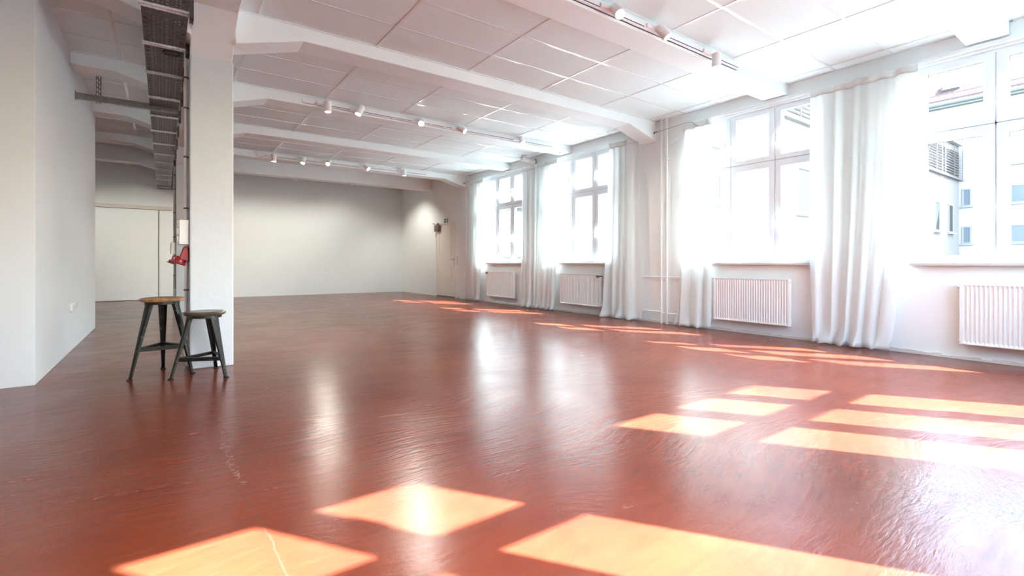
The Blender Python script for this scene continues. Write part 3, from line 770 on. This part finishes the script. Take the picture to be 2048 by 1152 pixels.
# ------------------------------------------------------------------ electrics on the pillars
def pillar_electrics(yb, near):
    w = 'front pillar' if near else 'rear pillar'
    t = thing('conduit_run', 'pale vertical conduits clipped to the ' + w + ' side', 'conduit', (LBX0, yb, 0))
    bm = new_bm(); add_tube(bm, [(-0.024, 0.10, 1.27), (-0.024, 0.10, 2.64), (-0.024, 0.10, 2.70)], 0.012, 12); obj('upper_conduit', bm, M_conduit, t, True)
    bm = new_bm(); add_tube(bm, [(-0.024, 0.10, 0.02), (-0.024, 0.10, 1.05)], 0.011, 12); obj('lower_conduit', bm, M_conduit, t, True)
    bm = new_bm(); add_box(bm, -0.020, 0, 0.16, 0.20, 0.0, 2.60); obj('cable_duct', bm, M_boxw, t)
    for z in (0.66, 0.95, 1.36, 1.80, 2.22, 2.48):
        bm = new_bm(); add_box(bm, -0.040, 0.0, 0.092, 0.108, z, z + 0.012); add_lathe(bm, [(0, 0), (0.0155, 0), (0.0155, 0.014), (0, 0.014)], 12, Matrix.Translation((-0.024, 0.10, z)))
        obj('conduit_clip', bm, M_clip, t)
    bm = new_bm(); add_box(bm, -0.022, 0, 0.06, 0.15, 0.30, 0.43); obj('junction_box', bm, M_boxw, t, bevel=0.003)
    t = thing('socket_box', 'white box of flap sockets above red socket on ' + w, 'socket box', (LBX0, yb + 0.02, 1.055))
    bm = new_bm(); add_box(bm, -0.072, 0, 0, 0.15, 0, 0.208); obj('housing', bm, M_boxw, t, bevel=0.004)
    for k in range(3):
        bm = new_bm(); z = 0.012 + k * 0.066
        add_prism(bm, [(-0.073, z), (-0.073, z + 0.056), (-0.087, z + 0.052), (-0.080, z + 0.004)], 'y', 0.012, 0.138); obj('flap_lid', bm, M_boxw, t, bevel=0.002)
    t = thing('power_socket', 'red angled power socket low on the ' + w, 'power socket', (LBX0, yb + 0.03, 0.90))
    bm = new_bm()
    add_prism(bm, [(0, 0.135), (-0.042, 0.135), (-0.062, 0.07), (-0.070, 0.028), (0, 0.006)], 'y', 0.01, 0.11); obj('housing', bm, M_red, t, bevel=0.008)
    bm = new_bm()
    Mx = Matrix.Translation((-0.052, 0.06, 0.048)) @ Matrix.Rotation(R(-158), 4, 'Y')
    add_lathe(bm, [(0, 0), (0.036, 0), (0.043, 0.012), (0.045, 0.045), (0.040, 0.047), (0, 0.047)], 24, Mx); obj('socket_barrel', bm, M_red, t, True)
    bm = new_bm()
    add_lathe(bm, [(0, 0.048), (0.049, 0.048), (0.051, 0.054), (0.046, 0.062), (0, 0.064)], 24, Mx)
    add_box(bm, -0.012, 0.012, -0.012, 0.012, 0.048, 0.060, Mx @ Matrix.Translation((0.056, 0, 0)))
    obj('hinged_lid', bm, M_red, t, True)
    bm = new_bm(); add_tube(bm, [(-0.104, 0.02, 0.040), (-0.104, 0.10, 0.040)], 0.004, 8); obj('hinge_pin', bm, M_chrome, t, True)
pillar_electrics(4.90, True)
pillar_electrics(10.57, False)

# socket strip on the partition
t = thing('socket_strip', 'white wall socket strip low on the partition, dark label on it', 'socket', (PX, 6.53, 0.408))
bm = new_bm(); add_box(bm, 0, 0.022, 0, 0.42, 0, 0.078); obj('plate', bm, M_boxw, t, bevel=0.005)
for k in range(4):
    bm = new_bm(); add_box(bm, 0.020, 0.0235, 0.025 + k * 0.098, 0.100 + k * 0.098, 0.008, 0.058); obj('socket_insert', bm, mat('grey socket insert', (0.58, 0.59, 0.60), 0.5) if k == 0 else bpy.data.materials['grey socket insert'], t, bevel=0.004)
bm = new_bm()
for k, ww in enumerate((0.03, 0.018, 0.04, 0.022)): add_box(bm, 0.022, 0.0228, 0.235 + k * 0.043, 0.235 + k * 0.043 + ww, 0.064, 0.072)
obj('dark_label', bm, M_closer, t)

# ------------------------------------------------------------------ doors
t = thing('door_1', 'cream panelled exit door with dark closer at its top', 'door', (WX, D1, 0), -math.pi / 2, kind='structure')
dw = D1 - D0
bm = new_bm(); ring_frame(bm, 0, dw, 0, DZ, 0.025, -0.006, 0.05, wb=0.0001); obj('door_frame', bm, M_door, t, bevel=0.003)
bm = new_bm(); add_box(bm, 0.022, dw - 0.022, 0.006, 0.05, 0.022, DZ - 0.02)
lf = obj('door_leaf', bm, M_door, t, bevel=0.003)
bm = new_bm()
def trimbox(x0, x1, z0, z1, w=0.014):
    ring_frame(bm, x0, x1, z0, z1, w, -0.002, 0.008)
trimbox(0.17, dw - 0.2, 1.06, DZ - 0.10); trimbox(0.17, dw - 0.2, 0.36, 0.80); trimbox(0.17, dw - 0.2, 0.08, 0.35)
add_box(bm, 0.03, dw - 0.03, 0.0, 0.008, 1.045, 1.06); add_box(bm, 0.03, dw - 0.03, 0.0, 0.008, 0.80, 0.815)
obj('door_moulding', bm, M_door, lf)
bm = new_bm(); add_box(bm, dw - 0.075, dw - 0.035, -0.004, 0.006, 0.83, 1.03); add_tube(bm, [(dw - 0.055, 0, 0.985), (dw - 0.055, -0.05, 0.985), (dw - 0.19, -0.055, 0.985)], 0.010, 10)
obj('door_handle', bm, M_chrome, lf, bevel=0.002)
bm = new_bm(); add_box(bm, 0.02, 0.25, -0.075, 0.0, DZ - 0.20, DZ - 0.03); obj('door_closer', bm, M_closer, lf, bevel=0.006)
bm = new_bm(); add_tube(bm, [(0.22, -0.06, DZ - 0.02), (0.05, -0.12, DZ + 0.015), (-0.18, -0.02, DZ + 0.03)], 0.010, 8); add_box(bm, 0.19, 0.25, -0.08, -0.04, DZ - 0.04, DZ + 0.02); obj('closer_arm', bm, M_closer, lf)
for z in (1.66, 0.20):
    bm = new_bm(); add_tube(bm, [(0.0, -0.012, z - 0.06), (0.0, -0.012, z + 0.06)], 0.013, 10); obj('hinge', bm, M_door, t, True)
bm = new_bm(); add_box(bm, 0.02, dw - 0.02, 0.01, 0.05, 0.0, 0.022); obj('door_threshold', bm, M_dark, t)

t = thing('key_box', 'small white emergency key holder on the wall beside the exit door', 'key holder', (WX, 10.80, 0.80))
bm = new_bm(); add_box(bm, -0.03, 0, -0.07, 0.0, 0.04, 0.27); obj('housing', bm, M_boxw, t, bevel=0.004)
bm = new_bm(); add_box(bm, -0.036, -0.028, -0.055, -0.035, 0.06, 0.25); obj('handle', bm, M_boxw, t, bevel=0.003)
bm = new_bm(); add_tube(bm, [(-0.01, -0.03, 0.05), (-0.012, 0.0, -0.02), (-0.012, 0.03, -0.03), (-0.01, 0.05, 0.02)], 0.004, 8); obj('cord', bm, M_pipe, t, True)

t = thing('exit_sign', 'small green emergency exit sign above the cream door', 'sign', (WX, 11.455, 1.965), -math.pi / 2)
bm = new_bm(); add_box(bm, 0, 0.195, -0.012, 0, 0, 0.095); obj('plate', bm, M_green, t, bevel=0.002)
bm = new_bm()
add_box(bm, 0.125, 0.18, -0.0135, -0.012, 0.008, 0.087)                     # doorway
A = [(0.02, 0.048), (0.045, 0.075), (0.045, 0.058), (0.07, 0.058), (0.07, 0.038), (0.045, 0.038), (0.045, 0.021)]
add_prism(bm, A, 'y', -0.0135, -0.012)                                       # arrow
add_lathe(bm, [(0, 0), (0.009, 0), (0.009, 0.0015), (0, 0.0015)], 12, Matrix.Translation((0.103, -0.012, 0.078)) @ Matrix.Rotation(R(90), 4, 'X'))
def limb(p, q, w):
    p, q = Vector((p[0], p[1])), Vector((q[0], q[1])); d = (q - p).normalized(); n = Vector((-d.y, d.x)) * w
    add_prism(bm, [tuple(p + n), tuple(q + n), tuple(q - n), tuple(p - n)], 'y', -0.0136, -0.012)
limb((0.100, 0.068), (0.106, 0.044), 0.007); limb((0.106, 0.046), (0.096, 0.030), 0.0045); limb((0.096, 0.030), (0.084, 0.026), 0.004)
limb((0.106, 0.046), (0.117, 0.030), 0.0045); limb((0.117, 0.030), (0.116, 0.012), 0.004); limb((0.100, 0.066), (0.088, 0.054), 0.0035); limb((0.101, 0.066), (0.115, 0.058), 0.0035)
obj('pictogram', bm, M_cream, t)

# sliding door in the far left
t = thing('door_2', 'large white sliding panel under a rail in far left recess', 'door', (0, back_y(-1) - 0.02, 0), 0, kind='structure')
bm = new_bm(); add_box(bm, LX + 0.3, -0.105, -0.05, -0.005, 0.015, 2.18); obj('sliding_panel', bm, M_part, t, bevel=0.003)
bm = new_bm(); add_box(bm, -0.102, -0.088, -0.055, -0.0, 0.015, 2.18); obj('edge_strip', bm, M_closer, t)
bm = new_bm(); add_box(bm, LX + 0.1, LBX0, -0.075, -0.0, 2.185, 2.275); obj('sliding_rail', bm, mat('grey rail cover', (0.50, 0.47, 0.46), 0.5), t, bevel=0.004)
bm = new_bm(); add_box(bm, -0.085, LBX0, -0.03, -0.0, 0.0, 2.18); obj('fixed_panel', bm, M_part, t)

# white fixture over the curtains of the far windows
t = thing('wall_fixture', 'white cylindrical fixture under ceiling above curtain, black cable tip', 'fixture', (5.95, 7.6, 2.93))
bm = new_bm(); Mx = Matrix.Rotation(R(0), 4, 'Z') @ Vector((-0.86, 0.30, 0.22)).normalized().to_track_quat('Z', 'Y').to_matrix().to_4x4()
add_lathe(bm, [(0, -0.10), (0.040, -0.10), (0.048, -0.06), (0.050, 0.05), (0.052, 0.06), (0.052, 0.08), (0.056, 0.085), (0.056, 0.20), (0.052, 0.205), (0.046, 0.200), (0.040, 0.15), (0, 0.15)], 28, Mx); obj('barrel', bm, M_boxw, t, True)
bm = new_bm(); add_tube(bm, [(0.03, -0.01, -0.03), (0.06, -0.03, -0.06), (0.075, -0.03, -0.10)], 0.030, 14); obj('elbow', bm, M_boxw, t, True)
bm = new_bm(); add_tube(bm, [(0.055, -0.06, 0.045), (0.068, -0.075, 0.0), (0.072, -0.075, -0.05)], 0.005, 8); add_box(bm, 0.05, 0.085, -0.09, -0.065, -0.075, -0.05); k = obj('cable', bm, M_dark, t)
k['label'] = 'black cable and plug'

# ------------------------------------------------------------------ stools
def stool(label, c, feet, zs, rseat, seat_m, zr):
    t = thing('work_stool', label, 'stool', (c[0], c[1], 0), 0, 'three-legged industrial stools')
    bm = new_bm(); th = 0.030
    add_lathe(bm, [(0, zs - 0.004), (rseat * 0.55, zs - 0.003), (rseat - 0.022, zs), (rseat - 0.008, zs - 0.003), (rseat, zs - 0.012), (rseat - 0.002, zs - 0.020), (rseat - 0.012, zs - th), (0, zs - th)], 56)
    obj('seat', bm, seat_m, t, True)
    bm = new_bm(); add_lathe(bm, [(0.085, zs - th), (0.118, zs - th), (0.118, zs - th - 0.022), (0.085, zs - th - 0.022), (0.085, zs - th)], 40); obj('seat_ring', bm, M_iron, t, True)
    knees = []
    for f in feet:
        v = Vector((f[0] - c[0], f[1] - c[1], 0)); a = math.atan2(v.y, v.x); rf = v.length; rt = 0.098
        top = zs - th
        bm = new_bm(); rows = []
        for k in range(15):
            s = k / 14; z = top * (1 - s); r = rt + (rf - rt) * s
            w = 0.034 - 0.021 * min(1, s * 1.15) ** 0.8; d = 0.030 - 0.016 * s
            if s > 0.93: w *= 0.95
            sec = [(-d * 0.55, -w), (d * 0.25, -w), (d * 0.62, -w * 0.45), (d * 0.62, w * 0.45), (d * 0.25, w), (-d * 0.55, w), (-d * 0.55, w - 0.003), (d * 0.1, w - 0.004), (d * 0.42, w * 0.38), (d * 0.42, -w * 0.38), (d * 0.1, -w + 0.004), (-d * 0.55, -w + 0.003)]
            row = []
            for rr, tt in sec:
                x = (r + rr); row.append(bm.verts.new((x * math.cos(a) - tt * math.sin(a), x * math.sin(a) + tt * math.cos(a), z)))
            rows.append(row)
        n = len(rows[0])
        for A, B in zip(rows, rows[1:]):
            for k in range(n): bm.faces.new((A[k], A[(k + 1) % n], B[(k + 1) % n], B[k]))
        bm.faces.new(rows[0]); bm.faces.new(rows[-1][::-1])
        lg = obj('leg', bm, M_iron, t)
        bm = new_bm(); add_lathe(bm, [(0, 0), (0.021, 0), (0.022, 0.003), (0.014, 0.010), (0, 0.010)], 18, Matrix.Translation((rf * math.cos(a), rf * math.sin(a), 0))); obj('foot', bm, M_iron, lg, True)
        s = 1 - zr / top; rk = rt + (rf - rt) * s - 0.006
        knees.append(Vector((rk * math.cos(a), rk * math.sin(a), zr)))
    for i in range(3):
        p, q = knees[i], knees[(i + 1) % 3]; d = (q - p); ln = d.length; ang = math.atan2(d.y, d.x)
        mid = (p + q) / 2; out = 1 if (Matrix.Rotation(-ang, 3, 'Z') @ Vector((mid.x, mid.y, 0))).y > 0 else -1
        M_ = Matrix.Translation(p) @ Matrix.Rotation(ang, 4, 'Z')
        bm = new_bm()
        add_box(bm, 0, ln, *sorted((out * 0.010, out * 0.013)), -0.024, 0.004, M_); add_box(bm, 0, ln, *sorted((out * 0.013, -out * 0.016)), 0.001, 0.004, M_)
        obj('foot_bar', bm, M_iron, t, bevel=0.001)
    return t
stool('taller dark steel stool with honey-brown wooden seat, behind left', (-0.007, 4.83), [(-0.21, 4.707), (-0.002, 5.066), (0.191, 4.718)], 0.620, 0.152, M_oak, 0.232)
stool('shorter dark steel stool with dark olive seat, close to the pillar', (0.269, 4.59), [(0.045, 4.558), (0.364, 4.815), (0.399, 4.391)], 0.514, 0.148, M_olive, 0.155)

# ------------------------------------------------------------------ outside: courtyard, far house, cross wing
M_fac = plaster('pale rendered facade', (0.29, 0.29, 0.28), 0.1, 3.0, 0.9, 0.03)
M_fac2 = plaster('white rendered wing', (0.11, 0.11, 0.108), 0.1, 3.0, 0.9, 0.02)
M_pane2 = mat('dark house window glass', (0.085, 0.105, 0.12), 0.15)
M_pane3 = mat('grey wing window glass', (0.024, 0.028, 0.029), 0.4, spec=0.05)
M_sash2 = mat('house window frame', (0.16, 0.16, 0.16), 0.5)
M_blind = mat('grey slatted blind', (0.075, 0.07, 0.075), 0.5)
M_gutter = mat('grey green gutter', (0.07, 0.08, 0.075), 0.5)
M_yard = mat('courtyard paving', (0.24, 0.25, 0.245), 0.9)
M_roof = mat('clay roof tiles', (0.12, 0.07, 0.055), 0.95, spec=0.05)
g = M_roof; tcx = N(g, 'ShaderNodeTexCoord'); bb = g.node_tree.nodes['Principled BSDF']
br = N(g, 'ShaderNodeTexBrick'); br.inputs['Scale'].default_value = 1.0; br.inputs['Brick Width'].default_value = 0.30; br.inputs['Row Height'].default_value = 0.36; br.inputs['Mortar Size'].default_value = 0.028
br.inputs['Color1'].default_value = (0.072, 0.050, 0.044, 1); br.inputs['Color2'].default_value = (0.060, 0.041, 0.036, 1); br.inputs['Mortar'].default_value = (0.038, 0.026, 0.024, 1)
L(g, tcx.outputs['UV'], br.inputs['Vector']); L(g, br.outputs['Color'], bb.inputs['Base Color'])
GZ = -6.0
bm = new_bm(); add_box(bm, WX + WT, 70, -60, 40, GZ - 0.3, GZ)
tag(obj('ground_courtyard', bm, M_yard), 'pale paved courtyard ground below the windows', 'ground', kind='structure')

hb = thing('house', 'far pale house with red tiled roof seen through nearest window', 'building', (50, 8, GZ))
y0, y1 = -38, 18; ez = 13.30 - GZ
bm = new_bm(); add_box(bm, 0, 9, y0, y1, 0, ez); obj('facade', bm, M_fac, hb)
bm = new_bm(); uvl = bm.loops.layers.uv.new('UVMap')
def roofquad(a, c_, d_, e_):
    vs = [bm.verts.new(p) for p in (a, c_, d_, e_)]; f = bm.faces.new(vs)
    w = (Vector(c_) - Vector(a)).length; h = (Vector(e_) - Vector(a)).length
    for l_, uv in zip(f.loops, ((0, 0), (w, 0), (w, h), (0, h))): l_[uvl].uv = uv
rs, rz = 5.0, 4.2
roofquad((-0.4, y0, ez), (-0.4, y1, ez), (rs, y1, ez + rz + 0.34), (rs, y0, ez + rz + 0.34))
roofquad((9.6, y1, ez), (9.6, y0, ez), (rs, y0, ez + rz + 0.34), (rs, y1, ez + rz + 0.34))
v_ = [bm.verts.new(p) for p in ((-0.4, y1, ez), (9.6, y1, ez), (rs, y1, ez + rz + 0.34))]; bm.faces.new(v_)
v_ = [bm.verts.new(p) for p in ((-0.4, y0, ez), (9.6, y0, ez), (rs, y0, ez + rz + 0.34))]; bm.faces.new(v_)
obj('roof', bm, M_roof, hb)
bm = new_bm(); add_tube(bm, [(-0.5, y0, ez + 0.02), (-0.5, y1, ez + 0.02)], 0.14, 10); add_box(bm, -0.45, 0.1, y0, y1, ez - 0.25, ez - 0.02); obj('gutter', bm, M_gutter, hb)
bm = new_bm()
for k in range(int((y1 - y0) / 0.22)):
    yy = y0 + k * 0.22; add_box(bm, 0.20, 0.24, yy, yy + 0.035, ez + 0.45, ez + 0.95)
add_box(bm, 0.19, 0.25, y0, y1, ez + 0.92, ez + 0.98); add_box(bm, 0.19, 0.25, y0, y1, ez + 0.5, ez + 0.55)
obj('snow_guard', bm, mat('rusty snow guard', (0.08, 0.05, 0.048), 0.6), hb)
slope = math.atan2(rz + 0.34, rs + 0.4)
Ms = Matrix.Translation((1.75, 2.9, ez + 1.80)) @ Matrix.Rotation(-slope, 4, 'Y')
bm = new_bm(); add_box(bm, -0.5, 0.5, -0.55, 0.55, -0.05, 0.16, Ms); sl = obj('skylight', bm, M_gutter, hb)
bm = new_bm(); add_box(bm, -0.42, 0.42, -0.47, 0.47, 0.155, 0.17, Ms); obj('skylight_pane', bm, mat('skylight glass', (0.14, 0.15, 0.15), 0.1), sl)
def house_window(parent, axis, a0, a1, z0, z1, split, proud=0.06):
    """window on a facade: axis 'y' faces -x, axis 'x' faces -y; parent-local coordinates"""
    bm = new_bm(); bm2 = new_bm()
    cols = [a0 + (a1 - a0) * k / split for k in range(split + 1)]
    for p, q in zip(cols, cols[1:]):
        if axis == 'y':
            add_box(bm2, -0.03, 0.0, p + 0.10, q - 0.10, z0 + 0.1, z1 - 0.1)
            add_box(bm, -proud, 0, p, p + 0.10, z0, z1); add_box(bm, -proud, 0, q - 0.10, q, z0, z1)
            add_box(bm, -proud, 0, p + 0.10, q - 0.10, z0, z0 + 0.10); add_box(bm, -proud, 0, p + 0.10, q - 0.10, z1 - 0.10, z1)
        else:
            add_box(bm2, p + 0.10, q - 0.10, -0.03, 0.0, z0 + 0.1, z1 - 0.1)
            add_box(bm, p, p + 0.10, -proud, 0, z0, z1); add_box(bm, q - 0.10, q, -proud, 0, z0, z1)
            add_box(bm, p + 0.10, q - 0.10, -proud, 0, z0, z0 + 0.10); add_box(bm, p + 0.10, q - 0.10, -proud, 0, z1 - 0.10, z1)
    if axis == 'y': add_box(bm, -0.2, 0, a0 - 0.1, a1 + 0.1, z0 - 0.10, z0)
    else: add_box(bm, a0 - 0.1, a1 + 0.1, -0.2, 0, z0 - 0.10, z0)
    w = obj('window', bm, M_sash2, parent); obj('pane', bm2, M_pane2 if axis == 'y' else M_pane3, w)
for zc in (2.35, 5.24, 8.11, 11.0):
    for yc in (7.35, 2.6, -2.1, -6.8):
        house_window(hb, 'y', yc - 1.95 - 8, yc - 8, zc - GZ, zc + 1.35 - GZ, 2)
for zc in (2.35, 5.24, 11.0): house_window(hb, 'y', 9.4 - 8, 9.95 - 8, zc - GZ, zc + 1.35 - GZ, 1)

wb = thing('wing_building', 'white courtyard wing with slatted blinds, seen through two nearest windows', 'building', (6.5, 10.0, GZ))
wx1 = 42.8
bm = new_bm(); add_box(bm, 0, wx1, 0, 8, 0, 9.75 - GZ); obj('facade', bm, M_fac2, wb)
bm = new_bm(); add_box(bm, -0.2, wx1 + 0.0, -0.25, 8.2, 9.75 - GZ, 10.0 - GZ); obj('flat_roof', bm, M_sash2, wb)
def blind(x0, x1, z0, z1):
    bm = new_bm(); n = int((z1 - z0) / 0.19)
    for k in range(n):
        M_ = Matrix.Translation((0, -0.10, z0 + k * 0.19)) @ Matrix.Rotation(R(40), 4, 'X'); add_box(bm, x0, x1, -0.06, 0.06, -0.008, 0.008, M_)
    for x in (x0, (x0 + x1) / 2, x1): add_box(bm, x - 0.025, x + 0.025, -0.16, -0.12, z0 - 0.1, z1 + 0.05)
    add_box(bm, x0 - 0.05, x1 + 0.05, -0.2, 0, z0 - 0.22, z0 - 0.10)
    obj('blind', bm, M_blind, wb)
for x0, x1 in ((41.0, 45.0), (45.2, 49.7), (21.2, 24.4), (25.0, 28.5), (30, 33.5), (35, 38.5)):
    blind(x0 - 6.5, x1 - 6.5, 7.35 - GZ, 9.55 - GZ)
for x0, x1 in ((22.75, 24.1), (15.9, 16.7), (43.0, 44.2), (46.4, 47.6), (33, 34.4)):
    house_window(wb, 'x', x0 - 6.5, x1 - 6.5, 3.1 - GZ, 5.2 - GZ, 1)
house_window(wb, 'x', 0.30, 1.15, 1.15 - GZ, 2.42 - GZ, 2, 0.03); house_window(wb, 'x', 0.30, 1.2, 2.52 - GZ, 3.4 - GZ, 2, 0.03)
